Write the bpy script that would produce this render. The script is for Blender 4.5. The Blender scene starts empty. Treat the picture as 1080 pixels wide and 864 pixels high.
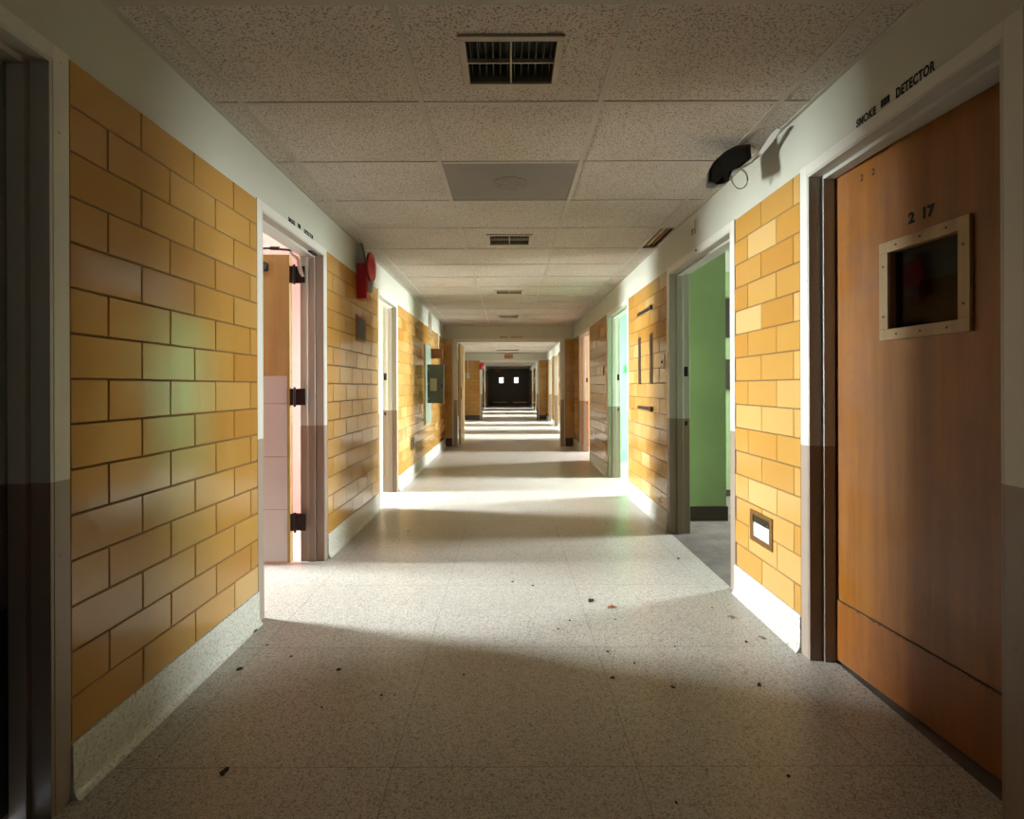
import bpy, bmesh, math, random
from mathutils import Vector, Matrix
random.seed(7)
C = bpy.context.scene.collection
R = math.radians

# ---------------------------------------------------------------- camera
cam_d = bpy.data.cameras.new('camera'); cam = bpy.data.objects.new('camera', cam_d); C.objects.link(cam)
cam.location = (0, 0, 1.21)
cam.rotation_euler = (Matrix.Rotation(R(90), 3, 'X') @ Matrix.Rotation(R(-0.2), 3, 'Z')).to_euler()
cam_d.sensor_width = 36; cam_d.lens = 560/1080*36
cam_d.shift_x = 4/1080; cam_d.shift_y = -24/1080
cam_d.clip_start = .02; cam_d.clip_end = 200
bpy.context.scene.camera = cam
# ---------------------------------------------------------------- world, exposure
sc = bpy.context.scene
sc.view_settings.view_transform = 'Standard'; sc.view_settings.look = 'None'
sc.view_settings.gamma = 1; sc.view_settings.use_curve_mapping = False
sc.view_settings.exposure = 0.33
w = bpy.data.worlds.new('overcast_sky'); sc.world = w; w.use_nodes = True
w.node_tree.nodes['Background'].inputs[0].default_value = (.82, .9, 1, 1)
w.node_tree.nodes['Background'].inputs[1].default_value = 1.0
sc.cycles.max_bounces = 14; sc.cycles.diffuse_bounces = 10; sc.cycles.glossy_bounces = 5
sc.cycles.sample_clamp_indirect = 6

HC = 2.442                       # ceiling height
XL, XR = -1.29, 1.331            # corridor wall faces
WT = .15                         # wall thickness
HEAD = 2.14                      # door head
def sky_light(name, x, y0, y1, z0, z1, power, col=(.90, .95, 1.0), tilt=14):
    """daylight through one room window, also the added rear fill: an area lamp outside the opening"""
    d = bpy.data.lights.new(name, 'AREA'); d.shape = 'RECTANGLE'
    d.size = y1-y0; d.size_y = z1-z0; d.energy = power; d.color = col
    o = bpy.data.objects.new(name, d); C.objects.link(o)
    o.location = (x, (y0+y1)/2, (z0+z1)/2)
    o.rotation_euler = (R(90-tilt), 0, R(90) if x > 0 else R(-90)); d.spread = R(95)
    return o
P = 1.42
# side, room y0, y1, depth, colour key, window y0, y1, power
ROOMS = [
 ('pink',   -1, 1.75, 5.05, 3.8, 3.40, 4.15, 390*P),
 ('cream',  -1, 5.10, 7.40, 3.8, 5.55, 6.35, 430*P),
 ('green',   1, 3.02, 5.84, 4.3, 4.45, 5.50, 260*P),
 ('mint',    1, 5.88, 8.54, 3.8, 6.50, 7.40, 480*P),
 ('orange',  1, 8.60, 10.75, 3.8, 9.30, 10.1, 330*P),
 ('beige', -1, 11.9, 14.4, 3.6, 13.0, 13.9, 480*P),
 ('beige', -1, 14.5, 16.9, 3.6, 15.5, 16.4, 480*P),
 ('beige', -1, 17.0, 19.2, 3.6, 17.7, 18.6, 480*P),
 ('beige',  1, 11.9, 14.4, 3.6, 13.0, 13.9, 480*P),
 ('beige',  1, 14.5, 16.9, 3.6, 15.5, 16.4, 480*P),
 ('beige',  1, 17.0, 19.2, 3.6, 17.7, 18.6, 480*P),
 ('beige', -1, 21.0, 23.9, 3.6, 22.0, 23.0, 480*P),
 ('beige', -1, 24.3, 27.3, 3.6, 25.6, 26.6, 480*P),
 ('beige',  1, 21.0, 23.9, 3.6, 22.0, 23.0, 480*P),
 ('beige', -1, 28.2, 31.2, 3.6, 29.6, 30.5, 300*P),
 ('beige',  1, 28.2, 31.2, 3.6, 29.6, 30.5, 300*P),
 ('beige',  1, 24.3, 27.3, 3.6, 25.6, 26.6, 480*P),
]
def wall_x(side, y):             # corridor wall face at depth y
    if y < 10.9: return XL if side < 0 else XR
    if y < 19.45: return -1.78 if side < 0 else 1.42
    return -1.32 if side < 0 else 1.38
back_fill = sky_light('window_and_fill_light', 0, -.5, .5, .9, 2.1, .25); back_fill.location = (0, -3.2, 1.5); back_fill.rotation_euler = (R(90), 0, 0)  # added weak fill lamp behind the camera to lift the foreground
LOW = ('cream', 'mint', 'orange')      # rooms whose windows reach lower down
for (key, s, y0, y1, dep, wy0, wy1, pw) in ROOMS:
    xw = wall_x(s, (y0+y1)/2) + s*(WT+dep)
    low = key in LOW
    sky_light('window_and_fill_light', xw+s*.24, wy0, wy1, .7 if low else 1.0, 2.32, pw*(1.08 if low else .95), tilt=13 if low else 16)

# ---------------------------------------------------------------- materials
ALB = .70
def srgb(r, g, b):
    f = lambda c: (c/255/12.92) if c/255 <= .04045 else ((c/255+.055)/1.055)**2.4
    return (ALB*f(r), ALB*f(g), ALB*f(b), 1)
class Nt:
    def __init__(s, name, rough=.5, col=None, metal=0, spec=.5, coat=0):
        s.m = bpy.data.materials.new(name); s.m.use_nodes = True
        s.t = s.m.node_tree; s.b = s.t.nodes['Principled BSDF']
        s.b.inputs['Roughness'].default_value = rough; s.b.inputs['Metallic'].default_value = metal
        s.b.inputs['Specular IOR Level'].default_value = spec
        s.b.inputs['Coat Weight'].default_value = coat
        if col: s.b.inputs['Base Color'].default_value = col
        s.pos = None
    def n(s, typ, **kw):
        nd = s.t.nodes.new(typ)
        for k, v in kw.items(): setattr(nd, k, v)
        return nd
    def l(s, a, b): s.t.links.new(a, b)
    def P(s):
        if not s.pos: s.pos = s.n('ShaderNodeTexCoord').outputs['Object']
        return s.pos
    def scaled(s, v):
        m = s.n('ShaderNodeMapping'); m.inputs['Scale'].default_value = v; s.l(s.P(), m.inputs[0]); return m.outputs[0]
    def noise(s, scale, detail=3, rough=.5, vec=None):
        nd = s.n('ShaderNodeTexNoise'); nd.inputs['Scale'].default_value = scale
        nd.inputs['Detail'].default_value = detail; nd.inputs['Roughness'].default_value = rough
        s.l(vec or s.P(), nd.inputs['Vector']); return nd.outputs['Fac']
    def voro(s, scale, vec=None, out='Distance', feature='F1'):
        nd = s.n('ShaderNodeTexVoronoi', feature=feature); nd.inputs['Scale'].default_value = scale
        s.l(vec or s.P(), nd.inputs['Vector']); return nd.outputs[out]
    def ramp(s, fac, stops, interp='LINEAR'):
        nd = s.n('ShaderNodeValToRGB'); nd.color_ramp.interpolation = interp
        e = nd.color_ramp.elements
        while len(e) < len(stops): e.new(.5)
        for el, (p, c) in zip(e, stops):
            el.position = p; el.color = c if len(c) == 4 else (*c, 1)
        s.l(fac, nd.inputs[0]); return nd.outputs[0]
    def mix(s, fac, a, b, mode='MIX'):
        nd = s.n('ShaderNodeMix', data_type='RGBA', blend_type=mode)
        for sock, v in ((nd.inputs[0], fac), (nd.inputs[6], a), (nd.inputs[7], b)):
            if isinstance(v, (int, float)): sock.default_value = v
            elif isinstance(v, tuple): sock.default_value = v
            else: s.l(v, sock)
        return nd.outputs[2]
    def math(s, op, a, b=0.0):
        nd = s.n('ShaderNodeMath', operation=op)
        for i, v in enumerate((a, b)):
            if isinstance(v, (int, float)): nd.inputs[i].default_value = v
            else: s.l(v, nd.inputs[i])
        return nd.outputs[0]
    def sep(s):
        nd = s.n('ShaderNodeSeparateXYZ'); s.l(s.P(), nd.inputs[0]); return nd.outputs
    def col(s, x): s.l(x, s.b.inputs['Base Color']); return s
    def rough(s, x): s.l(x, s.b.inputs['Roughness']); return s
    def bump(s, h, strength=.3, dist=.002):
        nd = s.n('ShaderNodeBump'); nd.inputs['Strength'].default_value = strength; nd.inputs['Distance'].default_value = dist
        s.l(h, nd.inputs['Height']); s.l(nd.outputs[0], s.b.inputs['Normal']); return s
W = (1, 1, 1, 1)
def grey(v): return (v, v, v, 1)
def paint(name, col, rough=.5, worn=.12):
    k = Nt(name, rough, spec=.4)
    n = k.noise(2.2, 5, .6); d = k.noise(40, 3)
    c = k.mix(k.ramp(n, [(.35, grey(0)), (.7, grey(1))]), col, tuple(x*(1-worn) for x in col[:3])+(1,))
    k.col(c).bump(d, .12, .001); return k.m
def metalm(name, col, rough=.4, metal=.8):
    k = Nt(name, rough, col, metal); n = k.noise(30, 3)
    k.col(k.mix(n, col, tuple(x*.7 for x in col[:3])+(1,))); return k.m
MAT = {}
# glazed block
k = Nt('glazed_amber_block', .2, spec=.55)
at = k.n('ShaderNodeAttribute', attribute_name='tint')
base = k.ramp(at.outputs['Fac'], [(0, srgb(178, 124, 50)), (.5, srgb(190, 142, 66)), (.85, srgb(206, 166, 100)), (1, srgb(214, 180, 122))])
base = k.mix(k.math('MULTIPLY', k.noise(5, 5, .65), .35), base, srgb(176, 126, 62))
fleck = k.ramp(k.noise(160, 2), [(.66, grey(0)), (.74, grey(1))])
base = k.mix(k.math('MULTIPLY', fleck, .25), base, srgb(120, 80, 40))
k.col(base)
st = k.noise(1, 3, .6, k.scaled((26, 26, 1.2)))
k.rough(k.ramp(k.noise(1, 4, .6, k.scaled((14, 14, 2.5))), [(.3, grey(.08)), (.7, grey(.19))]))
k.bump(st, .10, .004); MAT['block'] = k.m
MAT['mortar'] = paint('block_mortar', srgb(92, 76, 52), .9)
k = Nt('terrazzo_cove', .35, spec=.4)
v = k.voro(150, out='Color'); bw = k.n('ShaderNodeRGBToBW'); k.l(v, bw.inputs[0])
c = k.ramp(bw.outputs[0], [(0, srgb(168, 164, 150)), (.3, srgb(206, 204, 190)), (.62, srgb(216, 214, 202)), (.95, srgb(148, 142, 124))])
k.col(c); MAT['cove'] = k.m
# corridor floor: terrazzo tile with joints
def terrazzo(name, tone=1.0, joints=True):
    k = Nt(name, .3, spec=.4)
    v = k.voro(170, out='Color'); bw = k.n('ShaderNodeRGBToBW'); k.l(v, bw.inputs[0])
    q = lambda r, g, b: tuple(x*tone for x in srgb(r, g, b)[:3])+(1,)
    c = k.ramp(bw.outputs[0], [(0, q(116, 106, 92)), (.16, q(174, 167, 154)), (.4, q(218, 212, 202)), (.7, q(228, 223, 214)), (.97, q(142, 132, 114))])
    fine = k.ramp(k.noise(270, 2), [(.39, grey(1)), (.44, grey(0))])
    c = k.mix(k.math('MULTIPLY', fine, .72), c, q(84, 72, 58))
    pits = k.ramp(k.noise(95, 3, .7), [(.325, grey(1)), (.35, grey(0))])
    c = k.mix(k.math('MULTIPLY', pits, .7), c, q(60, 50, 38))
    dirt = k.ramp(k.noise(.8, 3, .5), [(.4, grey(0)), (.75, grey(1))])
    c = k.mix(k.math('MULTIPLY', dirt, .4), c, q(168, 154, 126))
    if joints:
        o = k.sep()
        def line(src, off, pitch, wd):
            a = k.math('SUBTRACT', src, off); a = k.math('DIVIDE', a, pitch)
            a = k.math('FRACT', a); a = k.math('SUBTRACT', a, .5); a = k.math('ABSOLUTE', a)
            return k.math('GREATER_THAN', a, .5-wd/pitch)
        j = k.math('MAXIMUM', line(o[0], -.372, .776, .0016), line(o[1], 1.69, .776, .0018))
        c = k.mix(k.math('MULTIPLY', j, .5), c, q(84, 72, 54))
    k.col(c)
    k.rough(k.ramp(k.noise(1.3, 3, .5), [(.3, grey(.29)), (.72, grey(.37))]))
    return k.m
MAT['floor'] = terrazzo('speckled_terrazzo')
k = Nt('grey_room_tile', .6)
c = k.mix(k.ramp(k.noise(6, 6, .7), [(.35, grey(0)), (.7, grey(1))]), srgb(128, 118, 110), srgb(84, 74, 66)); k.col(c); MAT['room_floor_grey'] = k.m
# acoustic ceiling tile
k = Nt('acoustic_tile', .9, spec=.2)
f1 = k.ramp(k.noise(125, 2, .6), [(.39, grey(1)), (.46, grey(0))])
f2 = k.ramp(k.voro(190, feature='F1'), [(.12, grey(1)), (.22, grey(0))])
c = k.mix(k.ramp(k.noise(1.4, 4), [(.4, grey(0)), (.7, grey(1))]), srgb(222, 212, 196), srgb(208, 197, 180))
c = k.mix(k.math('MULTIPLY', f1, .7), c, srgb(112, 96, 78)); c = k.mix(k.math('MULTIPLY', f2, .32), c, srgb(118, 102, 84))
k.col(c).bump(k.math('SUBTRACT', 1.0, f1), .5, .003); MAT['acoustic'] = k.m
MAT['grid'] = paint('ceiling_grid_enamel', srgb(198, 188, 170), .45)
MAT['plenum'] = paint('plenum_dark', srgb(60, 52, 44), .95)
MAT['plaster'] = paint('greenish_white_plaster', srgb(204, 203, 184), .55, .07)
# two tone frame paint (upper pale, lower taupe: a painted dado line)
def twotone(name, up, lo, line=.945, rough=.4):
    k = Nt(name, rough, spec=.45); o = k.sep()
    h = k.math('ADD', o[2], k.math('MULTIPLY', k.noise(60, 2), .006))
    c = k.mix(k.math('GREATER_THAN', h, line+.003), lo, up)
    chip = k.ramp(k.noise(24, 4, .6), [(.7, grey(0)), (.74, grey(1))])
    c = k.mix(k.math('MULTIPLY', chip, .6), c, srgb(120, 104, 88))
    k.col(c).bump(k.noise(30, 3), .1, .001); return k.m
MAT['frame'] = twotone('two_tone_frame_enamel', srgb(222, 218, 204), srgb(158, 140, 124))
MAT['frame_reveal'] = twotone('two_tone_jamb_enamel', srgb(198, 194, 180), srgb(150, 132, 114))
MAT['wall_twotone'] = twotone('two_tone_wall_enamel', srgb(200, 200, 182), srgb(150, 138, 132))
# doors
def wood(name, a, b, dark, rough=.3, axis=(18, 18, 1.2)):
    k = Nt(name, rough, spec=.5)
    g = k.noise(1, 6, .65, k.scaled(axis)); g2 = k.noise(1, 4, .6, k.scaled((90, 90, 3)))
    c = k.ramp(g, [(.3, b), (.65, a)]); c = k.mix(k.math('MULTIPLY', g2, .3), c, b)
    pit = k.ramp(k.noise(34, 4, .7), [(.235, grey(1)), (.262, grey(0))])
    stain = k.ramp(k.noise(2.0, 5, .7), [(.5, grey(0)), (.75, grey(1))])
    c = k.mix(k.math('MULTIPLY', stain, .4), c, dark)
    c = k.mix(pit, c, dark); k.col(c)
    k.rough(k.ramp(k.noise(4, 5, .6), [(.3, grey(rough)), (.7, grey(rough+.2))])); k.bump(g2, .08, .001); return k.m
MAT['door_wood'] = wood('varnished_orange_birch', srgb(160, 100, 26), srgb(132, 76, 16), srgb(80, 44, 12), .28)
MAT['door_kick'] = wood('varnished_orange_kick_board', srgb(156, 92, 22), srgb(128, 70, 14), srgb(76, 36, 12), .3)
MAT['pale_wood'] = wood('pale_birch', srgb(204, 180, 108), srgb(186, 156, 84), srgb(158, 122, 62), .4)
MAT['tan_wood'] = wood('tan_window_bead', srgb(196, 164, 116), srgb(170, 138, 92), srgb(120, 92, 58), .45)
MAT['laminate'] = paint('white_laminate', srgb(216, 212, 204), .35, .06)
MAT['white_door'] = twotone('two_tone_door_enamel', srgb(196, 200, 190), srgb(132, 118, 110))
MAT['blackpl'] = metalm('black_kick_plate', srgb(26, 24, 24), .5, 0)
MAT['dark_door'] = wood('dark_brown_door', srgb(66, 44, 28), srgb(50, 32, 20), srgb(30, 18, 12), .35)
MAT['hinge'] = metalm('dark_bronze', srgb(44, 30, 22), .4, .7)
MAT['black'] = metalm('black_plastic', srgb(24, 24, 25), .38, 0)
MAT['letter'] = paint('black_stencil_paint', srgb(12, 10, 9), .8)
MAT['letter_brown'] = paint('brown_stencil_paint', srgb(120, 62, 20), .7)
MAT['sign_brown'] = paint('faded_sign', srgb(176, 130, 84), .5); MAT['letter_red'] = paint('faded_red', srgb(150, 60, 30), .6)
MAT['red'] = paint('red_enamel', srgb(196, 24, 40), .3, .15)
MAT['white_plastic'] = paint('white_plastic', srgb(222, 218, 204), .4)
MAT['clear_lens'] = paint('frosted_lens', srgb(200, 190, 170), .2)
MAT['brass'] = metalm('aged_brass', srgb(160, 118, 62), .38, .75)
MAT['brassdark'] = metalm('dull_brass_lever', srgb(96, 84, 60), .4, .7)
MAT['lamp_white'] = paint('white_lens', srgb(224, 230, 238), .25, .03)
MAT['bronze_strip'] = metalm('dark_slot_metal', srgb(46, 28, 16), .5, .3)
MAT['steel'] = metalm('grey_vent_steel', srgb(118, 118, 98), .5, 0)
MAT['duct'] = metalm('dark_duct_steel', srgb(128, 130, 104), .5, 0)
MAT['ventframe'] = paint('tan_vent_enamel', srgb(196, 182, 156), .45)
MAT['panel_green'] = paint('grey_green_enamel', srgb(142, 154, 132), .4)
MAT['panel_door'] = paint('dark_grey_green_enamel', srgb(98, 100, 82), .4)
MAT['paper'] = paint('aged_paper', srgb(206, 180, 138), .8)
MAT['brown_plate'] = paint('brown_board', srgb(150, 86, 40), .5)
MAT['yellow'] = paint('yellow_plate', srgb(206, 178, 92), .5)
MAT['window_frame'] = paint('window_enamel', srgb(214, 212, 204), .45)
MAT['flake_dark'] = paint('dark_debris', srgb(52, 40, 30), .9)
MAT['flake_orange'] = paint('orange_leaf', srgb(186, 104, 64), .8)
MAT['flake_pale'] = paint('pale_paint_chip', srgb(150, 138, 116), .8)
MAT['base_brown'] = paint('dark_vinyl_base', srgb(66, 46, 38), .5)
MAT['pink'] = paint('pink_room_paint', srgb(226, 154, 142), .55)
MAT['cream'] = paint('cream_room_paint', srgb(226, 204, 170), .55)
MAT['green'] = paint('green_room_paint', srgb(158, 178, 128), .5)
MAT['mint'] = paint('mint_room_paint', srgb(140, 210, 152), .5)
MAT['orange'] = paint('orange_room_paint', srgb(238, 172, 96), .5)
MAT['beige'] = paint('beige_room_paint', srgb(222, 212, 190), .55)
MAT['dimroom'] = paint('dull_green_room_paint', srgb(120, 128, 112), .6)
MAT['ceil_white'] = paint('room_ceiling_paint', srgb(222, 216, 204), .7)
# glass
def glass(name, tint, body=.0):
    m = bpy.data.materials.new(name); m.use_nodes = True; t = m.node_tree; t.nodes.clear()
    out = t.nodes.new('ShaderNodeOutputMaterial'); mx = t.nodes.new('ShaderNodeMixShader')
    tr = t.nodes.new('ShaderNodeBsdfTransparent'); gl = t.nodes.new('ShaderNodeBsdfGlossy'); fr = t.nodes.new('ShaderNodeFresnel')
    nz = t.nodes.new('ShaderNodeTexNoise'); nz.inputs['Scale'].default_value = 3
    mr = t.nodes.new('ShaderNodeMapRange'); mr.inputs[3].default_value = .02; mr.inputs[4].default_value = .07
    t.links.new(nz.outputs[0], mr.inputs[0]); t.links.new(mr.outputs[0], gl.inputs['Roughness'])
    fr.inputs[0].default_value = 1.6; tr.inputs[0].default_value = tint; gl.inputs[0].default_value = (.9, .9, .9, 1)
    t.links.new(fr.outputs[0], mx.inputs[0]); t.links.new(tr.outputs[0], mx.inputs[1]); t.links.new(gl.outputs[0], mx.inputs[2])
    t.links.new(mx.outputs[0], out.inputs[0]); return m
MAT['glass'] = glass('window_glass', (.95, .97, .96, 1)); MAT['dark_glass'] = glass('grimy_glass', (.35, .38, .38, 1))
k = Nt('sunlit_frosted_glass', .3, srgb(245, 250, 240)); k.b.inputs['Emission Color'].default_value = (.95, 1, .9, 1); k.b.inputs['Emission Strength'].default_value = 2.2
g = k.noise(8, 2); k.l(k.ramp(g, [(0, (.85, .95, .8, 1)), (1, W)]), k.b.inputs['Emission Color']); MAT['lit_pane'] = k.m
# perforated speaker sheet
k = Nt('speaker_sheet', .5, spec=.3)
MAT['speaker'] = paint('grey_speaker_enamel', srgb(134, 124, 110), .5)
m_ = k.ramp(k.voro(120), [(.28, grey(1)), (.4, grey(0))]); k.col(k.mix(m_, srgb(134, 124, 110), srgb(52, 46, 40))); MAT['perforated'] = k.m

# ---------------------------------------------------------------- helpers
class MB:
    def __init__(s): s.v = []; s.f = []; s.t = []; s.mi = []; s.cur = 0; s.tint = .5
    def add(s, vs, fs):
        n = len(s.v); s.v += [tuple(v) for v in vs]
        for f in fs: s.f.append([i+n for i in f]); s.t.append(s.tint); s.mi.append(s.cur)
        return s
    def box(s, x0, x1, y0, y1, z0, z1):
        x0, x1 = min(x0, x1), max(x0, x1); y0, y1 = min(y0, y1), max(y0, y1); z0, z1 = min(z0, z1), max(z0, z1)
        v = [(x, y, z) for x in (x0, x1) for y in (y0, y1) for z in (z0, z1)]
        return s.add(v, [(0, 1, 3, 2), (4, 6, 7, 5), (0, 4, 5, 1), (2, 3, 7, 6), (0, 2, 6, 4), (1, 5, 7, 3)])
    def prism(s, pts, fn, a, b):
        """pts 2-D outline; fn(u, v, t) -> xyz; extruded from t=a to t=b"""
        n = len(pts); v = [fn(p[0], p[1], a) for p in pts]+[fn(p[0], p[1], b) for p in pts]
        fs = [(i, (i+1) % n, n+(i+1) % n, n+i) for i in range(n)]+[tuple(range(n))[::-1], tuple(range(n, 2*n))]
        return s.add(v, fs)
    def tube(s, pts, r, n=8):
        pts = [Vector(p) for p in pts]; rings = []
        for i, p in enumerate(pts):
            d = (pts[min(i+1, len(pts)-1)]-pts[max(i-1, 0)]).normalized()
            up = Vector((0, 0, 1)) if abs(d.z) < .9 else Vector((1, 0, 0))
            a = d.cross(up).normalized(); b = d.cross(a)
            rr = r[i] if isinstance(r, (list, tuple)) else r
            rings.append([p+a*math.cos(2*math.pi*j/n)*rr+b*math.sin(2*math.pi*j/n)*rr for j in range(n)])
        v = [q for rg in rings for q in rg]; fs = []
        for i in range(len(pts)-1):
            for j in range(n): fs.append((i*n+j, i*n+(j+1) % n, (i+1)*n+(j+1) % n, (i+1)*n+j))
        fs += [tuple(range(n))[::-1], tuple(range((len(pts)-1)*n, len(pts)*n))]
        return s.add(v, fs)
    def lathe(s, prof, fn, n=32):
        """prof list of (radius, t); fn(u, v, t) -> xyz"""
        v = []; fs = []
        for (r, t) in prof:
            for j in range(n): v.append(fn(r*math.cos(2*math.pi*j/n), r*math.sin(2*math.pi*j/n), t))
        for i in range(len(prof)-1):
            for j in range(n): fs.append((i*n+j, i*n+(j+1) % n, (i+1)*n+(j+1) % n, (i+1)*n+j))
        fs += [tuple(range(n))[::-1], tuple(range((len(prof)-1)*n, len(prof)*n))]
        return s.add(v, fs)
    def build(s, name, mats, parent=None, bevel=0, smooth=False, tint=False, recalc=True):
        me = bpy.data.meshes.new(name); me.from_pydata(s.v, [], s.f)
        for m in (mats if isinstance(mats, list) else [mats]): me.materials.append(MAT[m])
        for p, i in zip(me.polygons, s.mi): p.material_index = i
        if tint:
            a = me.attributes.new('tint', 'FLOAT', 'FACE')
            for i, t in enumerate(s.t): a.data[i].value = t
        if recalc:
            bm = bmesh.new(); bm.from_mesh(me); bmesh.ops.recalc_face_normals(bm, faces=bm.faces); bm.to_mesh(me); bm.free()
        if smooth:
            for p in me.polygons: p.use_smooth = True
            me.set_sharp_from_angle(angle=R(35))
        o = bpy.data.objects.new(name, me); C.objects.link(o)
        if parent: o.parent = parent
        if bevel:
            b = o.modifiers.new('bevel', 'BEVEL'); b.width = bevel; b.segments = 2; b.limit_method = 'ANGLE'
        return o
def tag(o, label, cat, group=None, kind=None):
    o['label'] = label; o['category'] = cat
    if group: o['group'] = group
    if kind: o['kind'] = kind
    return o
def struct(o, label=None, cat=None):
    o['kind'] = 'structure'
    if label: o['label'] = label; o['category'] = cat
    return o
def empty(name, loc=(0, 0, 0), rz=0):
    o = bpy.data.objects.new(name, None); C.objects.link(o); o.location = loc; o.rotation_euler = (0, 0, rz); o.empty_display_size = .05
    return o
def attach(o, parent):
    """parent a child whose mesh was written in world coordinates"""
    bpy.context.view_layer.update()
    o.parent = parent; o.matrix_parent_inverse = parent.matrix_world.inverted(); return o
def lettering(text, mat, size, sx, fn_matrix, parent, name='lettering', spacing=1.0, offset=.0):
    cu = bpy.data.curves.new('t', 'FONT'); cu.body = text; cu.size = size; cu.extrude = .0004; cu.space_character = spacing; cu.offset = offset
    cu.align_x = 'CENTER'; cu.align_y = 'BOTTOM_BASELINE'
    t = bpy.data.objects.new('t', cu); C.objects.link(t); bpy.context.view_layer.update()
    me = bpy.data.meshes.new_from_object(t.evaluated_get(bpy.context.evaluated_depsgraph_get()))
    bpy.data.objects.remove(t)
    me.transform(fn_matrix @ Matrix.Diagonal((sx, 1, 1, 1)))
    me.materials.clear(); me.materials.append(MAT[mat])
    o = bpy.data.objects.new(name, me); C.objects.link(o); o.parent = parent; return o

# ---------------------------------------------------------------- side walls
L_DOORS = [(.57, 1.50), (2.775, 3.71), (5.30, 6.13)]
R_DOORS = [(1.417, 2.35), (3.16, 4.37), (5.90, 7.05), (8.68, 9.85)]
L2 = [(12.6, 13.6), (15.1, 16.2), (17.4, 18.4)]; R2 = [(12.5, 13.5), (15.1, 16.2), (17.4, 18.4)]
L3 = [(21.6, 22.9), (25.3, 26.5), (29.3, 30.4)]; R3 = [(21.6, 22.9), (25.3, 26.5), (29.3, 30.4)]
def side_wall(m, s, x, y0, y1, doors, top=2.9):
    ys = y0
    for (a, b) in doors:
        m.box(x, x+s*WT, ys, a, 0, top); m.box(x, x+s*WT, a, b, HEAD, top); ys = b
    m.box(x, x+s*WT, ys, y1, 0, top)
wl = MB(); side_wall(wl, -1, XL, -3, 10.8, L_DOORS)
wall_left = struct(wl.build('wall_left', 'plaster'))
wr = MB(); side_wall(wr, 1, XR, -3, 10.8, R_DOORS)
wall_right = struct(wr.build('wall_right', 'plaster'))
WALLS = {(-1, XL): wall_left, (1, XR): wall_right}
for (s, x, ya, yb, ds, nm) in ((-1, -1.78, 10.94, 19.5, L2, 'wall_left_middle'), (1, 1.42, 10.94, 19.5, R2, 'wall_right_middle'), (-1, -1.32, 19.64, 34.2, L3, 'wall_left_far'), (1, 1.38, 19.64, 34.2, R3, 'wall_right_far')):
    q = MB(); side_wall(q, s, x, ya, yb, ds); WALLS[(s, x)] = struct(q.build(nm, 'plaster'))
wb = MB()
for q in ((XL-.15, -.5, 0, 2.9), (.5, XR+.15, 0, 2.9), (-.5, .5, 0, .9), (-.5, .5, 2.1, 2.9)): wb.box(q[0], q[1], -3.15, -3, q[2], q[3])
struct(wb.build('wall_back', 'beige'))

# cross walls (with the fire-door openings)
X1a, X1b = -1.06, 1.08; X2a, X2b = -.97, 1.06
cw = MB()
cw.box(-2.0, X1a, 10.8, 10.94, 0, 2.9); cw.box(X1b, 2.0, 10.8, 10.94, 0, 2.9); cw.box(X1a, X1b, 10.8, 10.94, HEAD, 2.9)
wall_middle = struct(cw.build('wall_middle', 'plaster'))
cw = MB()
cw.box(-2.0, X2a, 19.5, 19.64, 0, 2.9); cw.box(X2b, 2.0, 19.5, 19.64, 0, 2.9); cw.box(X2a, X2b, 19.5, 19.64, HEAD, 2.9)
wall_far = struct(cw.build('wall_far', 'plaster'))
cw = MB(); cw.box(-1.5, -1.28, 34, 34.2, 0, 2.9); cw.box(1.36, 1.5, 34, 34.2, 0, 2.9); cw.box(-1.28, 1.36, 34, 34.2, 2.36, 2.9)
wall_end = struct(cw.build('wall_end', 'plaster')); cw = MB(); cw.box(-1.6, 1.6, 34.6, 34.8, 0, 2.9); cw.box(-1.6, -1.5, 34.2, 34.6, 0, 2.9); cw.box(1.5, 1.6, 34.2, 34.6, 0, 2.9); cw.box(-1.6, 1.6, 34.2, 34.8, 2.8, 2.9); struct(cw.build('wall_light_block', 'plenum'))  # last box: unseen, added to stop sky light leaking between the end doors

# glazed block facings: every block is real, bevelled
ROW = .13413; TOP = 2.177; BW = .3125
def blocks(fn, u0, u1, joint0, parent, alt=None, pale=.25):
    """fn(u, z, d): point on the wall, d out of the wall"""
    m = MB(); m.tint = .5; m.cur = 1
    v = [fn(u0, .1, .0025), fn(u1, .1, .0025), fn(u1, TOP, .0025), fn(u0, TOP, .0025), fn(u0, .1, 0), fn(u1, .1, 0), fn(u1, TOP, 0), fn(u0, TOP, 0)]
    m.add(v, [(0, 1, 2, 3), (3, 2, 6, 7), (0, 3, 7, 4), (1, 5, 6, 2)]); m.cur = 0
    g = .0016
    for r in range(15):
        z1 = TOP-r*ROW-(g if r else .0005); z0 = TOP-(r+1)*ROW+g
        off = joint0+(BW/2 if r % 2 else 0)
        kk = math.floor((u0-off)/BW)
        while off+kk*BW < u1:
            a = max(off+kk*BW+g, u0+.001); b = min(off+(kk+1)*BW-g, u1-.001); kk += 1
            if b-a < .02: continue
            m.tint = random.choice([.15, .4, .45, .5, .55, .6]) if random.random() > pale else random.uniform(.75, .95)
            c = .003; d = [.0065+random.uniform(-.0005, .0005) for _ in range(4)]
            v = [fn(a, z0, .0025), fn(b, z0, .0025), fn(b, z1, .0025), fn(a, z1, .0025),
                 fn(a+c, z0+c, d[0]), fn(b-c, z0+c, d[1]), fn(b-c, z1-c, d[2]), fn(a+c, z1-c, d[3])]
            m.add(v, [(0, 1, 5, 4), (1, 2, 6, 5), (2, 3, 7, 6), (3, 0, 4, 7), (4, 5, 6, 7)])
    return m.build('tile_facing', ['block', 'mortar'], parent, tint=True)
def sidefn(s, x): return lambda u, z, d: (x-s*d, u, z)
CAS = .055
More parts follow.
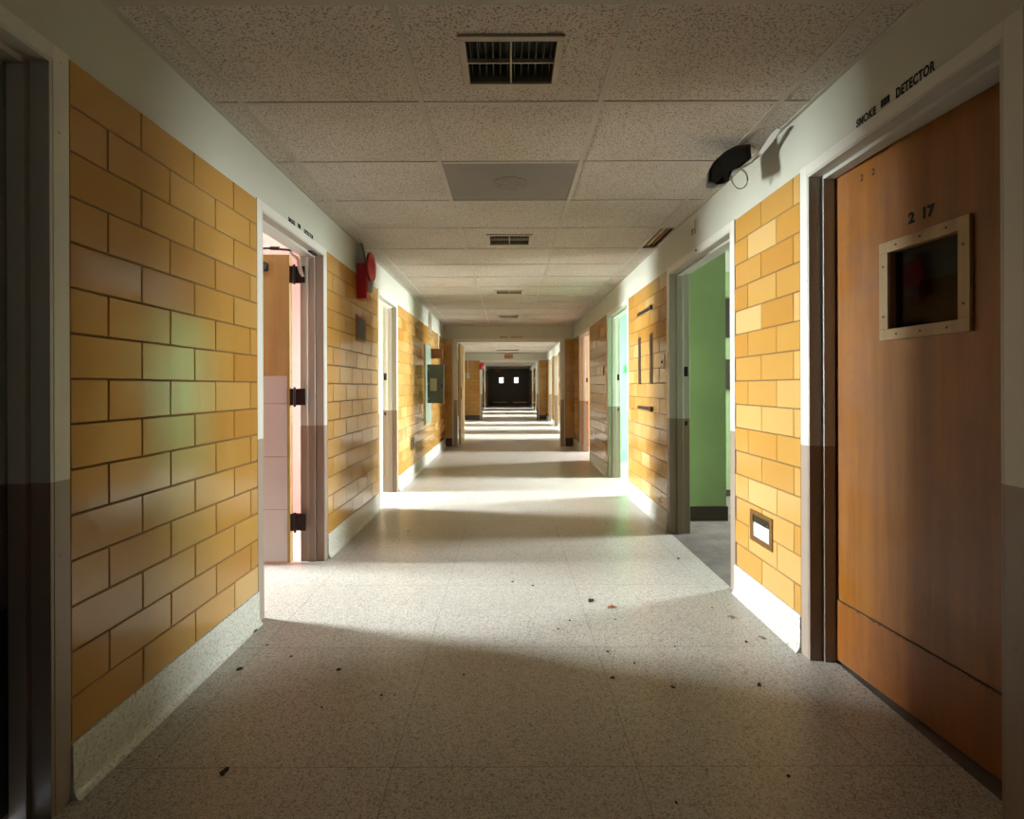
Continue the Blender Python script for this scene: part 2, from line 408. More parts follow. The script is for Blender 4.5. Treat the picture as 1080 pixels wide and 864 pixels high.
def gaps(doors, y0, y1):
    out = []; ys = y0
    for (a, b) in doors: out.append((ys, a-CAS)); ys = b+CAS
    out.append((ys, y1)); return [g for g in out if g[1]-g[0] > .08]
for (s, x, doors, y0, y1, j) in ((-1, XL, L_DOORS, -3, 10.8, 1.862), (1, XR, R_DOORS, -3, 10.8, 2.777),
                                  (-1, -1.78, L2, 10.94, 19.5, 0), (1, 1.42, R2, 10.94, 19.5, .1), (-1, -1.32, L3, 19.64, 34, 0), (1, 1.38, R3, 19.64, 34, .1)):
    par = WALLS[(s, x)]
    for (a, b) in gaps(doors, y0, y1):
        if s > 0 and a < 0 : b = 1.33
        blocks(sidefn(s, x), a, b, j, par, pale=.3 if (s > 0 and 2 < a < 4) else .08)
        # terrazzo cove base
        m = MB(); prof = [(0, .168), (.010, .166), (.013, .16), (.013, .05), (.016, .025), (.022, .009), (.032, .001), (.032, 0), (0, 0)]
        m.prism(prof, lambda u, v, t: (x-s*u, t, v), a, b)
        struct(m.build('baseboard_left' if s < 0 else 'baseboard_right', 'cove', smooth=True))
for (par, ya, segs) in ((wall_middle, 10.8, ((XL, X1a-.08), (X1b+.08, XR))), (wall_far, 19.5, ((-1.78, X2a-.08), (X2b+.08, 1.42)))):
    for (a, b) in segs:
        blocks(lambda u, z, d: (u, ya-d, z), a, b, 0, par, pale=0)
        m = MB(); prof = [(0, .168), (.010, .166), (.013, .16), (.013, .05), (.016, .025), (.022, .009), (.032, .001), (.032, 0), (0, 0)]
        m.prism(prof, lambda u, v, t: (t, ya-u, v), a, b); struct(m.build('baseboard_middle', 'base_brown', smooth=True))

# ---------------------------------------------------------------- floor
m = MB(); m.box(XL-.075, XR+.001, -3.1, 10.87, -.1, 0); m.box(-1.86, 1.5, 10.87, 19.57, -.1, 0); m.box(-1.42, 1.5, 19.57, 35, -.1, 0)
m.box(XR, XR+.10, .3, 2.95, -.1, -.0002); struct(m.build('floor', 'floor'))

# ---------------------------------------------------------------- rooms behind the doors
def room(key, s, y0, y1, dep, wy0, wy1, n):
    xi = wall_x(s, (y0+y1)/2)+s*WT; xo = xi+s*dep; m = MB()
    T = .02
    # liner on the corridor wall with the door hole
    drs = [d for d in ((L_DOORS+L2+L3) if s < 0 else (R_DOORS+R2+R3)) if d[0] >= y0-.05 and d[1] <= y1+.05]
    ys = y0
    for (a, b) in drs:
        if a-.06 > ys: m.box(xi, xi+s*.008, ys, a-.06, 0, HC)
        m.box(xi, xi+s*.008, a-.06, b+.06, HEAD+.06, HC); ys = b+.06
    m.box(xi, xi+s*.008, ys, y1, 0, HC)
    m.box(xi, xo, y0-T, y0, 0, HC+.1); m.box(xi, xo, y1, y1+T, 0, HC+.1)
    zs = (.7 if key in LOW else 1.0, 2.32)
    m.box(xo, xo+s*.12, y0, wy0, 0, HC+.1); m.box(xo, xo+s*.12, wy1, y1, 0, HC+.1)
    m.box(xo, xo+s*.12, wy0, wy1, 0, zs[0]); m.box(xo, xo+s*.12, wy0, wy1, zs[1], HC+.1)
    struct(m.build('wall_%s_room' % key, key))
    fx = XR+.001 if (s > 0 and y0 < 10) else (XL-.075 if y0 < 10 else wall_x(s, y0+1)+s*.08)
    m = MB(); m.box(fx, xo+s*.12, y0-T, y1+T, -.1, -.0005)
    struct(m.build('floor_%s_room' % key, 'room_floor_grey' if key == 'green' else 'floor'))
    m = MB(); m.box(xi, xo+s*.12, y0-T, y1+T, HC+.02, HC+.12); struct(m.build('ceiling_%s_room' % key, 'ceil_white'))
    f = MB(); xa, xb = xo+s*.03, xo+s*.08
    for (a, b, c, d) in ((wy0, wy0+.05, *zs), (wy1-.05, wy1, *zs), (wy0, wy1, zs[0], zs[0]+.05), (wy0, wy1, zs[1]-.05, zs[1]), (wy0, wy1, 1.62, 1.66)):
        f.box(xa, xb, a, b, c, d)
    wn = empty('window_%d' % n, (xo, (wy0+wy1)/2, zs[0])); struct(wn, 'white framed window in the %s painted side room' % key, 'window')
    attach(f.build('window_frame', 'window_frame'), wn)
    g = MB(); g.box(xo+s*.052, xo+s*.056, wy0+.04, wy1-.04, zs[0]+.04, zs[1]-.04); attach(g.build('pane', 'glass'), wn)
for n, r in enumerate(ROOMS): room(r[0], r[1], r[2], r[3], r[4], r[5], r[6], n+1)
f = MB()
for q in ((-.5, -.45, .9, 2.1), (.45, .5, .9, 2.1), (-.45, .45, .9, .95), (-.45, .45, 2.05, 2.1), (-.02, .02, .95, 2.05)): f.box(q[0], q[1], -3.1, -3.05, q[2], q[3])
struct(f.build('window_20', 'window_frame'), 'white framed window added for fill light in the end wall behind the viewer', 'window')  # made-up unseen window frame around the rear fill lamp
# dark room behind the closed orange door
m = MB(); xi = XR+WT
m.box(xi, xi+3.6, .2, .22, 0, 2.6); m.box(xi, xi+3.6, 2.96, 2.98, 0, 2.6); m.box(xi+3.6, xi+3.62, .2, 2.98, 0, 2.6)
m.box(xi, xi+3.6, .2, 2.98, 2.46, 2.56); struct(m.build('wall_dim_room', 'dimroom'))
m = MB(); m.box(XR+.101, xi+3.6, .2, 2.98, -.1, -.0005); struct(m.build('floor_dim_room', 'room_floor_grey'))
m = MB(); m.box(XL-1.2, XL-.15, .3, 1.7, 0, 2.5); struct(m.build('wall_left_closet', 'plaster'))
# green room: closet return, dark base and things on the far wall
m = MB(); m.box(1.481, 1.955, 4.77, 5.84, 0, HC+.02); struct(m.build('wall_green_closet', 'green'))
m = MB(); m.box(1.49, 1.967, 4.758, 4.77, 0, .13); m.box(1.955, 1.967, 4.77, 5.84, 0, .13); m.box(1.967, 6.0, 5.828, 5.84, 0, .07)
struct(m.build('baseboard_green_room', 'base_brown'))
def board(z0, z1, label):
    t = empty('wall_board', (2.75, 5.84, z0)); tag(t, label, 'board')
    a = MB(); a.box(-.36, .36, -.03, 0, 0, z1-z0); a.build('board_panel', 'brown_plate', t, bevel=.004)
    b = MB(); h = z1-z0
    for q in ((-.37, -.33, 0, h), (.33, .37, 0, h), (-.33, .33, 0, .03), (-.33, .33, h-.03, h)): b.box(q[0], q[1], -.036, -.03, q[2], q[3])
    b.build('frame', 'bronze_strip', t)
board(1.74, 2.17, 'upper brown framed board on the far wall of the green room')
board(1.17, 1.50, 'lower brown framed board on the far wall of the green room')
t = empty('junction_box', (2.0, 8.54, 1.42)); tag(t, 'small yellow and brown box on the mint green wall seen through the doorway', 'box')
a = MB(); a.box(-.06, .07, -.04, 0, 0, .13); a.build('housing', 'yellow', t, bevel=.004)
a = MB(); a.box(0, .05, -.046, -.04, .01, .12); a.build('cover_plate', 'brown_plate', t)

# ---------------------------------------------------------------- door frames
NDOOR = [0]
def frame_mesh(s, x, y0, y1):
    """steel frame round an opening in a side wall; mats 0 face, 1 reveal"""
    m = MB(); o = .007; T = WT
    xf = x-s*o; xb = x+s*(T+.01)
    # faces (corridor and room side)
    for (xa, xc) in ((xf, x+s*.004), (x+s*T, xb)):
        m.cur = 0
        m.box(xa, xc, y0-CAS, y0, 0, HEAD+.045); m.box(xa, xc, y1, y1+CAS, 0, HEAD+.045); m.box(xa, xc, y0, y1, HEAD, HEAD+.045)
    m.cur = 1; e = .012
    a0, a1 = x+s*.05, x+s*.10           # the stop
    for (p, q, dd) in ((x-s*(o-.001), a0, e), (a0, a1, e+.016), (a1, xb-s*.001, e)):
        m.box(p, q, y0, y0+dd, 0, HEAD-dd); m.box(p, q, y1-dd, y1, 0, HEAD-dd); m.box(p, q, y0, y1, HEAD-dd, HEAD)
    return m
def doorway(s, x, y0, y1, label, strikes=True, name_frame='door_frame'):
    NDOOR[0] += 1
    d = empty('door_%d' % NDOOR[0], (x, (y0+y1)/2, 0)); struct(d, label, 'doorway')
    attach(frame_mesh(s, x, y0, y1).build(name_frame, ['frame', 'frame_reveal'], bevel=.0015), d)
    if strikes:
        yy = y1-.012
        for (z, h, w_) in ((1.33, .04, .032), (.905, .018, .02)):
            p = MB(); xc = x+s*.128; p.box(xc-w_/2, xc+w_/2, yy-.003, yy, z-h, z+h); attach(p.build('strike_plate', 'hinge'), d)
    return d
dL0 = doorway(-1, XL, *L_DOORS[0], 'pale two-tone painted closed door at the left edge, nearest the viewer', False)
dL1 = doorway(-1, XL, *L_DOORS[1], 'open left doorway to the pink room, its door swung inward', False)
dL2 = doorway(-1, XL, *L_DOORS[2], 'open left doorway just past the red fire alarm')
dR0 = doorway(1, XR, *R_DOORS[0], 'varnished orange wooden door with small window marked 2 17 on the right', False)
dR1 = doorway(1, XR, *R_DOORS[1], 'open right doorway to the dark green room with grey floor')
dR2 = doorway(1, XR, *R_DOORS[2], 'open right doorway to the bright mint green room')
dR3 = doorway(1, XR, *R_DOORS[3], 'open right doorway to the bright orange room')
for (a, b) in L2: doorway(-1, -1.78, a, b, 'open doorway on the left beyond the first cross wall', False)
for i, (a, b) in enumerate(R2): doorway(1, 1.42, a, b, 'open white framed doorway on the right beyond the first cross wall, %s of three' % ('nearest', 'middle', 'farthest')[i], False)
for i, (a, b) in enumerate(L3): doorway(-1, -1.32, a, b, 'open white framed doorway on the left beyond the second cross wall, %s' % ('nearest', 'middle one', 'farthest')[i], False)
for i, (a, b) in enumerate(R3): doorway(1, 1.38, a, b, 'open white framed doorway on the right beyond the second cross wall, %s' % ('nearest', 'middle one', 'farthest')[i], False)
# cross-wall frames
def cross_frame(n, xa, xb, y, label):
    m = MB(); m.cur = 0
    for ys in ((y-.01, y+.004), (y+.136, y+.15)):
        m.box(xa-.05, xa, *ys, 0, HEAD+.05); m.box(xb, xb+.05, *ys, 0, HEAD+.05); m.box(xa, xb, *ys, HEAD, HEAD+.05)
    m.box(xa, xa+.02, y-.008, y+.148, 0, HEAD); m.box(xb-.02, xb, y-.008, y+.148, 0, HEAD); m.box(xa, xb, y-.008, y+.148, HEAD-.02, HEAD)
    return struct(m.build('trim_%d' % n, 'frame'), label, 'door frame')
cross_frame(1, X1a, X1b, 10.8, 'white two-tone steel frame of the first cross corridor opening')
cross_frame(2, X2a, X2b, 19.5, 'white two-tone steel frame of the second cross corridor opening')

# -- left nearest door (closed)
leaf = MB(); leaf.box(-.045, 0, .03, .915, .01, 2.12)
dl = attach(leaf.build('door_leaf', 'white_door', bevel=.003), dL0); dl.matrix_parent_inverse.identity(); dl.location = (XL-.105-dL0.location.x, .575-dL0.location.y, 0)
kp = MB(); kp.box(0, .003, .04, .9, .03, .60); kp.build('kick_plate', 'blackpl', dl)

# -- pink room door, swung in against the far jamb
HY = 3.63
dl = empty('tmp'); bpy.data.objects.remove(dl)
leaf = MB(); leaf.box(-2.40, -1.493, HY, HY+.045, .012, 2.12)
dl = attach(leaf.build('door_leaf', 'pale_wood', bevel=.002), dL1); dl['label'] = 'pale birch door leaf clad with white sheets below'
for (z0, z1) in ((.02, .374), (.378, .736), (.740, 1.098), (1.102, 1.288)):
    p = MB(); p.box(-2.39, -1.512, HY-.004, HY, z0, z1); attach(p.build('kick_sheet', 'laminate', bevel=.001), dl)
for zc in (.285, 1.145, 1.985):
    h = MB(); h.box(-1.494, -1.455, HY+.002, HY+.006, zc-.057, zc+.057); h.box(-1.493, -1.425, HY+.028, HY+.034, zc-.057, zc+.057)
    h.box(-1.494, -1.488, HY, HY+.04, zc-.057, zc+.057)
    h.box(-1.462, -1.392, HY+.01, HY+.016, zc-.057, zc+.057)
    h.tube([(-1.462, HY+.004, zc-.068), (-1.462, HY+.004, zc+.068)], .0085, 10)
    attach(h.build('hinge', 'hinge', bevel=.001), dl)
cl = MB(); cl.box(-1.92, -1.63, HY-.07, HY-.002, 2.0, 2.06)
attach(cl.build('closer_body', 'black', bevel=.012), dl)
ca = MB(); ca.tube([(-1.85, HY-.03, 2.145), (-1.62, HY-.05, 2.15), (-1.335, 3.62, 2.135)], .0075); ca.tube([(-1.60, HY-.05, 2.15), (-1.54, HY-.045, 2.149)], .013)
ca.box(-1.35, -1.312, 3.56, 3.66, 2.118, 2.146); ca.tube([(-1.85, HY-.03, 2.06), (-1.85, HY-.03, 2.15)], .01)
attach(ca.build('closer_arm', 'black'), dL1)
# peeled plastic strip looping from the head to the top hinge
pts = []
for (px, py, w_) in ((306, 262, 2), (308, 267, 4), (312, 270, 5), (315, 273, 4), (316, 280, 4), (318, 287, 4), (320, 291, 3)):
    Y = 3.60; pts.append((((px-536)/560*Y), Y, 1.21+(408-py)/560*Y, w_/560*Y/2))
m = MB(); v = []
for (x, y, z, w_) in pts: v += [(x-w_, y, z), (x+w_, y, z), (x+w_, y+.004, z), (x-w_, y+.004, z)]
f = []
for i in range(len(pts)-1):
    for j in range(4): f.append((i*4+j, i*4+(j+1) % 4, i*4+4+(j+1) % 4, i*4+4+j))
f += [(3, 2, 1, 0), tuple(4*(len(pts)-1)+j for j in range(4))]
m.add(v, f); tag(m.build('peeled_strip', 'white_plastic'), 'curling cream strip hanging beside the top hinge of the open pink room door', 'strip')

# -- door of the cream room: leaf swung in, seen as a pinkish-cream sliver
leaf = MB(); leaf.box(-2.32, -1.45, 5.27, 5.315, .012, 2.12); attach(leaf.build('door_leaf', 'pale_wood', bevel=.002), dL2)

# -- the orange door 2 17
hx, hy = 1.434, 2.335
lf = empty('door_leaf_pivot'); bpy.data.objects.remove(lf)
DW = .915; W0, W1, WZ0, WZ1 = .315, .605, 1.424, 1.715     # hole
m = MB()
m.box(0, .045, -W0, -.004, .012, 2.125); m.box(0, .045, -DW, -W1, .012, 2.125)
m.box(0, .045, -W1, -W0, .012, WZ0); m.box(0, .045, -W1, -W0, WZ1, 2.125)
leaf = m.build('door_leaf', 'door_wood', dR0)
leaf.location = (hx-dR0.location.x, hy-dR0.location.y, 0); leaf.rotation_euler = (0, 0, R(4.2)); leaf['label'] = 'orange birch door leaf'
# kick board with a ragged upper edge
m = MB(); n = 40; top = [(-.006-(DW-.012)*i/n, .275+.0025*math.sin(i*1.7)+random.uniform(-.002, .002)) for i in range(n+1)]
m.prism([(-.006, .016)]+top+[(-DW+.006, .016)], lambda u, v, t: (t, u, v), -.005, 0)
m.build('kick_board', 'door_kick', leaf)
m = MB()
for i in range(26):
    u = -.02-random.random()*.87; z = .277; w_ = random.uniform(.005, .03)
    m.add([(-.0056, u, z), (-.0056, u-w_, z+.001), (-.0056, u-w_*.6, z-random.uniform(.003, .009)), (-.0050, u, z), (-.0050, u-w_, z+.001), (-.0050, u-w_*.6, z-.003)], [(0, 1, 2), (3, 5, 4), (0, 3, 4, 1), (1, 4, 5, 2), (2, 5, 3, 0)])
m.box(-.0058, 0, -.9, -.01, .2765, .2795)
m.build('chipped_edge', 'base_brown', leaf)
fw = .042
m = MB()
a, b, c, d = -(W1+fw), -(W0-fw), WZ0-fw, WZ1+fw
m.box(-.013, 0, a, b, c, WZ0); m.box(-.013, 0, a, b, WZ1, d); m.box(-.013, 0, a, -W1, WZ0, WZ1); m.box(-.013, 0, -W0, b, WZ0, WZ1)
wf = m.build('window_frame', 'tan_wood', leaf, bevel=.0015); wf['label'] = 'tan wooden frame screwed round the door window'
m = MB()
for i in range(3):
    for zz in (WZ0-fw/2, WZ1+fw/2):
        u = -(W0+.04+(W1-W0-.08)*i/2)
        m.lathe([(.0045, -.0145), (.0045, -.013)], lambda p, q, t: (t, u+p, zz+q), 10)
for zz in (WZ0+.05, WZ1-.05):
    for u in (-W0+fw/2, -W1-fw/2): m.lathe([(.0045, -.0145), (.0045, -.013)], lambda p, q, t: (t, u+p, zz+q), 10)
m.build('screw_heads', 'brassdark', leaf)
m = MB(); m.box(.020, .024, -W1, -W0, WZ0, WZ1); m.build('glass_pane', 'dark_glass', leaf)
M_door = Matrix(((0, 0, -1, -.0008), (-1, 0, 0, 0), (0, 1, 0, 0), (0, 0, 0, 1)))   # text x -> -y, text y -> z
def on_leaf(u, z): return Matrix.Translation((0, -u, z)) @ M_door
lettering('2  17', 'letter', .052, 1.0, on_leaf(.452, 1.80), leaf, offset=.0028)
lettering('2    2', 'letter', .038, 1.0, on_leaf(.20, 2.045), leaf, name='faded_lettering')
for zc in (.25, 1.1, 1.95):
    m = MB(); m.tube([(-.004, .004, zc-.055), (-.004, .004, zc+.055)], .007, 10); m.build('hinge', 'hinge', leaf)

# stencilled writing above the doors
def wall_text(s, x, y, z, txt, size, sx, parent, mat='letter', off=.0016, spacing=1.1):
    if s > 0: M = Matrix(((0, 0, -1, x-.001), (-1, 0, 0, y), (0, 1, 0, z), (0, 0, 0, 1)))
    else: M = Matrix(((0, 0, 1, x+.001), (1, 0, 0, y), (0, 1, 0, z), (0, 0, 0, 1)))
    return lettering(txt, mat, size, sx, M, parent, 'stencil_lettering', spacing, off)
def erased(s, x, y, z, parent):
    m = MB()
    for i in range(3): m.box(x-s*.0012, x, y+i*.015, y+i*.015+.0125, z+.002, z+.028)
    m.build('stencil_blot', 'letter', parent)
wall_text(1, XR, 1.97, 2.192, 'SMOKE', .040, .78, wall_right)
wall_text(1, XR, 1.735, 2.192, 'DETECTOR', .046, .66, wall_right)
erased(1, XR, 1.848, 2.196, wall_right)
wall_text(-1, XL, 3.17, 2.190, 'SMOKE', .036, .8, wall_left); wall_text(-1, XL, 3.44, 2.190, 'DETECTOR', .036, .8, wall_left)
erased(-1, XL, 3.265, 2.193, wall_left)
def cross_text(x, y, z, txt, size, mat, parent):
    M = Matrix(((1, 0, 0, x), (0, 0, -1, y-.001), (0, 1, 0, z), (0, 0, 0, 1))); lettering(txt, mat, size, 1, M, parent, 'stencil_lettering', 1.1, .001)
cross_text(-.09, 10.8, 2.205, 'SMOKE', .045, 'letter', wall_middle); cross_text(.17, 10.8, 2.205, 'DETECTOR', .045, 'letter_brown', wall_middle)

# ---------------------------------------------------------------- ceiling
GX = [XL, -1.152, -.372, .404, 1.185, XR]
PITCH = .6095; GY0 = 1.70
rows = []
y = GY0-8*PITCH
while y < 10.8: rows.append((y, min(y+PITCH, 10.8))); y += PITCH
VENTS = [(1.86, 2.177), (4.30, 4.62), (6.76, 7.06), (9.18, 9.48)]; VX = (-.175, .205)
cg = MB(); Zc = HC+.004
def tile(m, x0, x1, y0, y1): m.box(x0+.006, x1-.006, y0+.006, y1-.006, Zc, Zc+.02)
for (y0, y1) in rows:
    for i in range(5):
        x0, x1 = GX[i], GX[i+1]
        if i == 4 and abs(y0-4.138) < .02: continue
        if i == 2:
            if abs(y0-2.919) < .02: continue
            vv = [v for v in VENTS if y0 < v[0] < y1]
            if vv:
                a, b = vv[0]; cg.box(x0+.006, VX[0]+.01, y0+.006, y1-.006, Zc, Zc+.02); cg.box(VX[1]-.01, x1-.006, y0+.006, y1-.006, Zc, Zc+.02)
                cg.box(VX[0]+.01, VX[1]-.01, y0+.006, a+.01, Zc, Zc+.02); cg.box(VX[0]+.01, VX[1]-.01, b-.01, y1-.006, Zc, Zc+.02); continue
        tile(cg, x0, x1, y0, y1)
ceiling = struct(cg.build('ceiling', 'acoustic'))
gr = MB()
for x in GX[1:-1]: gr.box(x-.012, x+.012, -3, 10.8, HC, HC+.012)
gr.box(XL, XL+.02, -3, 10.8, HC-.001, HC+.012); gr.box(XR-.02, XR, -3, 10.8, HC-.001, HC+.012)
for (y0, y1) in rows:
    gr.box(XL, XR, y0-.012, y0+.012, HC+.0005, HC+.0125)
gr.build('ceiling_grid', 'grid', ceiling)
gl = MB()     # shadow gaps between grid bars and tile edges
pl = MB(); pl.box(XL-.15, XR+.15, -3.15, 10.94, 2.86, 2.9)
pl.box(XR-.004, XR-.001, -3, 10.8, HC+.03, 2.86); pl.box(XL+.001, XL+.004, -3, 10.8, HC+.03, 2.86); struct(pl.build('ceiling_slab_and_shade_liner', 'plenum'))  # dark sheets over the upper walls stand in for shade in the void
# beyond the cross walls
c2 = MB(); g2 = MB()
for (xa, xb, ya, yb) in ((-1.78, 1.42, 10.94, 19.5), (-1.32, 1.38, 19.64, 34)):
    y = ya
    while y < yb-.01:
        y1 = min(y+PITCH, yb)
        for (p, q) in ((xa, -1.152), (-1.152, -.372), (-.372, .404), (.404, 1.185), (1.185, xb)):
            if q-p > .02: c2.box(p+.005, q-.005, y+.005, y1-.005, Zc, Zc+.02)
        g2.box(xa, xb, y-.012, y+.012, HC, HC+.012); y = y1
    for x in (-1.152, -.372, .404, 1.185): g2.box(x-.012, x+.012, ya, yb, HC+.0005, HC+.0125)
    c2.box(xa-.15, xb+.15, ya, yb, HC+.05, HC+.1)
cf = struct(c2.build('ceiling_far', 'acoustic')); g2.build('ceiling_grid', 'grid', cf)
# wood joist in the plenum seen through the missing strip
m = MB(); m.box(1.236, 1.262, 3.9, 5.3, HC+.022, HC+.07)
tag(m.build('timber_batten', 'pale_wood'), 'pale wooden batten above the missing strip of ceiling by the right wall', 'batten')
m = MB(); m.box(1.285, 1.305, 3.9, 5.3, HC+.03, HC+.08)
tag(m.build('dark_batten', 'brown_plate'), 'brown batten in the gap above the missing ceiling strip', 'batten')

# vents
def vent(y0, y1, label):
    cx = sum(VX)/2; cy = (y0+y1)/2; hw = (VX[1]-VX[0])/2; hh = (y1-y0)/2
    t = empty('ceiling_vent', (cx, cy, HC)); tag(t, label, 'vent', 'square ceiling vents along the corridor')
    m = MB(); b = .026
    for (a, c, d, e) in ((-hw, hw, -hh, -hh+b), (-hw, hw, hh-b, hh), (-hw, -hw+b, -hh+b, hh-b), (hw-b, hw, -hh+b, hh-b)): m.box(a, c, d, e, -.006, .008)
    m.build('vent_frame', 'ventframe', t, bevel=.002)
    m = MB(); w_ = .003
    m.box(-w_, w_, -hh+b, hh-b, -.002, .014); m.box(-hw+b, hw-b, -w_, w_, -.002, .014)
    m.build('cross_bars', 'ventframe', t)
    m = MB(); H = .10; q = .004
    for (a, c, d, e) in ((-hw+b-q, -hw+b, -hh+b, hh-b), (hw-b, hw-b+q, -hh+b, hh-b), (-hw+b, hw-b, -hh+b-q, -hh+b), (-hw+b, hw-b, hh-b, hh-b+q)): m.box(a, c, d, e, .004, H)
    m.box(-hw, hw, -hh, hh, H, H+.004); m.build('duct', 'duct', t)
    for i in range(12):
        x = -hw+b+.012+(2*hw-2*b-.024)*i/11
        v = MB(); v.box(x-.0012, x+.0012, -hh+b, hh-b, .03, .075); v.build('vane', 'steel', t)
vlab = ['large nearest tan-framed ceiling vent with four openings', 'second ceiling vent, beyond the grey speaker panel', 'third ceiling vent along the corridor', 'fourth and farthest ceiling vent before the first cross wall']
for (v, lab) in zip(VENTS, vlab): vent(*v, lab)
# speaker panel
t = empty('speaker_panel', (.016, 3.224, HC)); tag(t, 'grey metal ceiling panel with a round perforated speaker patch in its centre', 'speaker panel')
m = MB(); m.box(-.374, .374, -.29, .29, .002, .012); m.build('panel_sheet', 'speaker', t, bevel=.002)
m = MB(); m.lathe([(.105, .0005), (.105, .0025)], lambda p, q, z: (p, q, z), 36); m.build('speaker_grille', 'perforated', t)
# slit in the far ceiling
t = empty('far_ceiling_vent', (.0, 17.9, HC)); tag(t, 'long dark slot vent in the ceiling before the second cross wall', 'vent')
m = MB(); m.box(-.40, .36, -.09, .09, -.012, -.002); m.build('vent_frame', 'blackpl', t); m = MB()
for i in range(3): m.box(-.38, .34, -.05+.04*i, -.04+.04*i, -.016, -.012)
m.build('louvre', 'steel', t)
# faulty black housing hanging at the ceiling, upper right
def fp(px, py, Y): return ((px-536)/560*Y, 1.21+(408-py)/560*Y)
out = [(747, 195), (748, 181), (753, 172), (765, 161), (776, 155), (792, 153), (793, 168), (781, 178), (773, 181), (768, 194), (757, 196)]
t = empty('black_housing', (1.13, 2.70, 2.33)); tag(t, 'broken black plastic housing dangling from the ceiling corner above the green room door', 'light housing')
m = MB(); fr = [fp(a, b, 2.66) for a, b in out]; bk = [((x-1.15)*.82+1.17, min((z-2.34)*.85+2.36, 2.432)) for x, z in fr]; n = len(out)
fr = [(x, min(z, 2.432)) for x, z in fr]
mid = [(x*.5+X*.5+(x-1.13)*.06, min(z*.5+Z*.5+(z-2.34)*.06, 2.434)) for (x, z), (X, Z) in zip(fr, bk)]
inn = [((x-1.125)*.80+1.125, (z-2.335)*.80+2.335) for x, z in fr]
v = [(x, 2.675, z) for x, z in inn]+[(x, 2.655, z) for x, z in fr]+[(x, 2.72, z) for x, z in mid]+[(x, 2.81, z) for x, z in bk]
f = [tuple(range(n))[::-1]]
for rr in range(3):
    for i in range(n): f.append((rr*n+i, rr*n+(i+1) % n, (rr+1)*n+(i+1) % n, (rr+1)*n+i))
f.append(tuple(range(3*n, 4*n))); m.add(v, f)
attach(m.build('shell', 'black', bevel=.002), t)
m = MB()
q = [fp(748, 193, 2.645), fp(766, 176, 2.645), fp(770, 179, 2.645), fp(755, 195, 2.645)]; m.prism(q, lambda u, v, t_: (u, t_, v), 2.638, 2.662)
q = [fp(760, 184, 2.645), fp(766, 179, 2.645), fp(770, 192, 2.645), fp(766, 194, 2.645)]; m.prism(q, lambda u, v, t_: (u, t_, v), 2.636, 2.66)
attach(m.build('broken_flap', 'black', bevel=.002), t)
m = MB(); m.box(1.17, 1.205, 2.72, 2.78, 2.42, 2.442); attach(m.build('mounting_block', 'black'), t)
# white raceway cover peeled away from the corner
pth = [(800, 170, .003), (806, 164, .008), (812, 156, .011), (817, 149, .013), (822, 142, .012), (826, 137, .007)]
m = MB(); v = []
for i, (px, py, w_) in enumerate(pth):
    Y = 2.66-.035*i; x, z = fp(px-4, py, Y); v += [(x-w_, Y, z+w_*.4), (x+w_*.6, Y-.01, z-w_*.9), (x+w_, Y+.02, z-w_*.3), (x-w_*.3, Y+.02, z+w_)]
f = []
for i in range(len(pth)-1):
    for j in range(4): f.append((i*4+j, i*4+(j+1) % 4, i*4+4+(j+1) % 4, i*4+4+j))
f += [(3, 2, 1, 0), tuple(4*(len(pth)-1)+j for j in range(4))]; m.add(v, f)
tag(m.build('raceway_cover', 'white_plastic', smooth=True), 'white peeled cable cover in the ceiling corner beside the black housing', 'cable cover')
m = MB(); cx, cz = fp(783, 186, 2.68)
pts = [(cx-.07+.0, 2.69, cz+.06), (cx-.055, 2.69, cz+.01)]
for i in range(12):
    a = math.pi+i/11*math.pi*1.5; pts.append((cx+.048*math.cos(a), 2.69+.004*i, cz+.058*math.sin(a)))
pts += [(cx+.045, 2.74, cz+.07), (cx+.08, 2.72, cz+.09)]
m.tube(pts, .0035, 8); attach(m.build('loose_cable', 'white_plastic', smooth=True), t)

# ---------------------------------------------------------------- things on the walls
# fire alarm on the left wall
t = empty('fire_alarm', (XL, 4.55, 2.12)); tag(t, 'red fire alarm horn with box on the left wall between two doorways', 'fire alarm')
m = MB(); m.box(XL+.006, XL+.092, 4.50, 4.61, 1.965, 2.265); attach(m.build('alarm_box', 'red', bevel=.006), t)
m = MB(); m.lathe([(.03, 0), (.05, .012), (.118, .018), (.125, .026), (.125, .040), (.112, .047), (.104, .042), (.085, .046), (.06, .062), (.022, .072), (.004, .073)], lambda p, q, d: (XL+.088+d, 4.545+p, 2.238+q), 40)
attach(m.build('horn', 'red', smooth=True), t)
m = MB(); m.box(XL+.092, XL+.135, 4.53, 4.58, 2.02, 2.12); o_ = attach(m.build('strobe_lens', 'clear_lens', bevel=.006), t)
m = MB(); m.prism([(XL+.004, 2.44), (XL+.055, 2.44), (XL+.085, 2.265), (XL+.012, 2.265)], lambda u, v, q: (u, q, v), 4.55, 4.565); attach(m.build('conduit_plate', 'white_plastic'), t)
m = MB(); m.tube([(XL+.035, 4.545, 2.44), (XL+.06, 4.54, 2.35), (XL+.075, 4.54, 2.265)], .004); attach(m.build('cable', 'black'), t)
# brown plaque below alarm
t = empty('wall_plaque', (XL, 4.62, 1.72)); tag(t, 'small brown vertical plate on the left wall below the red fire alarm', 'wall plate')
m = MB(); m.box(XL+.006, XL+.014, 4.48, 4.76, 1.605, 1.83); attach(m.build('plate_rim', 'brown_plate', bevel=.002), t)
m = MB(); m.box(XL+.014, XL+.017, 4.50, 4.74, 1.625, 1.81); attach(m.build('plate_face', 'bronze_strip'), t)
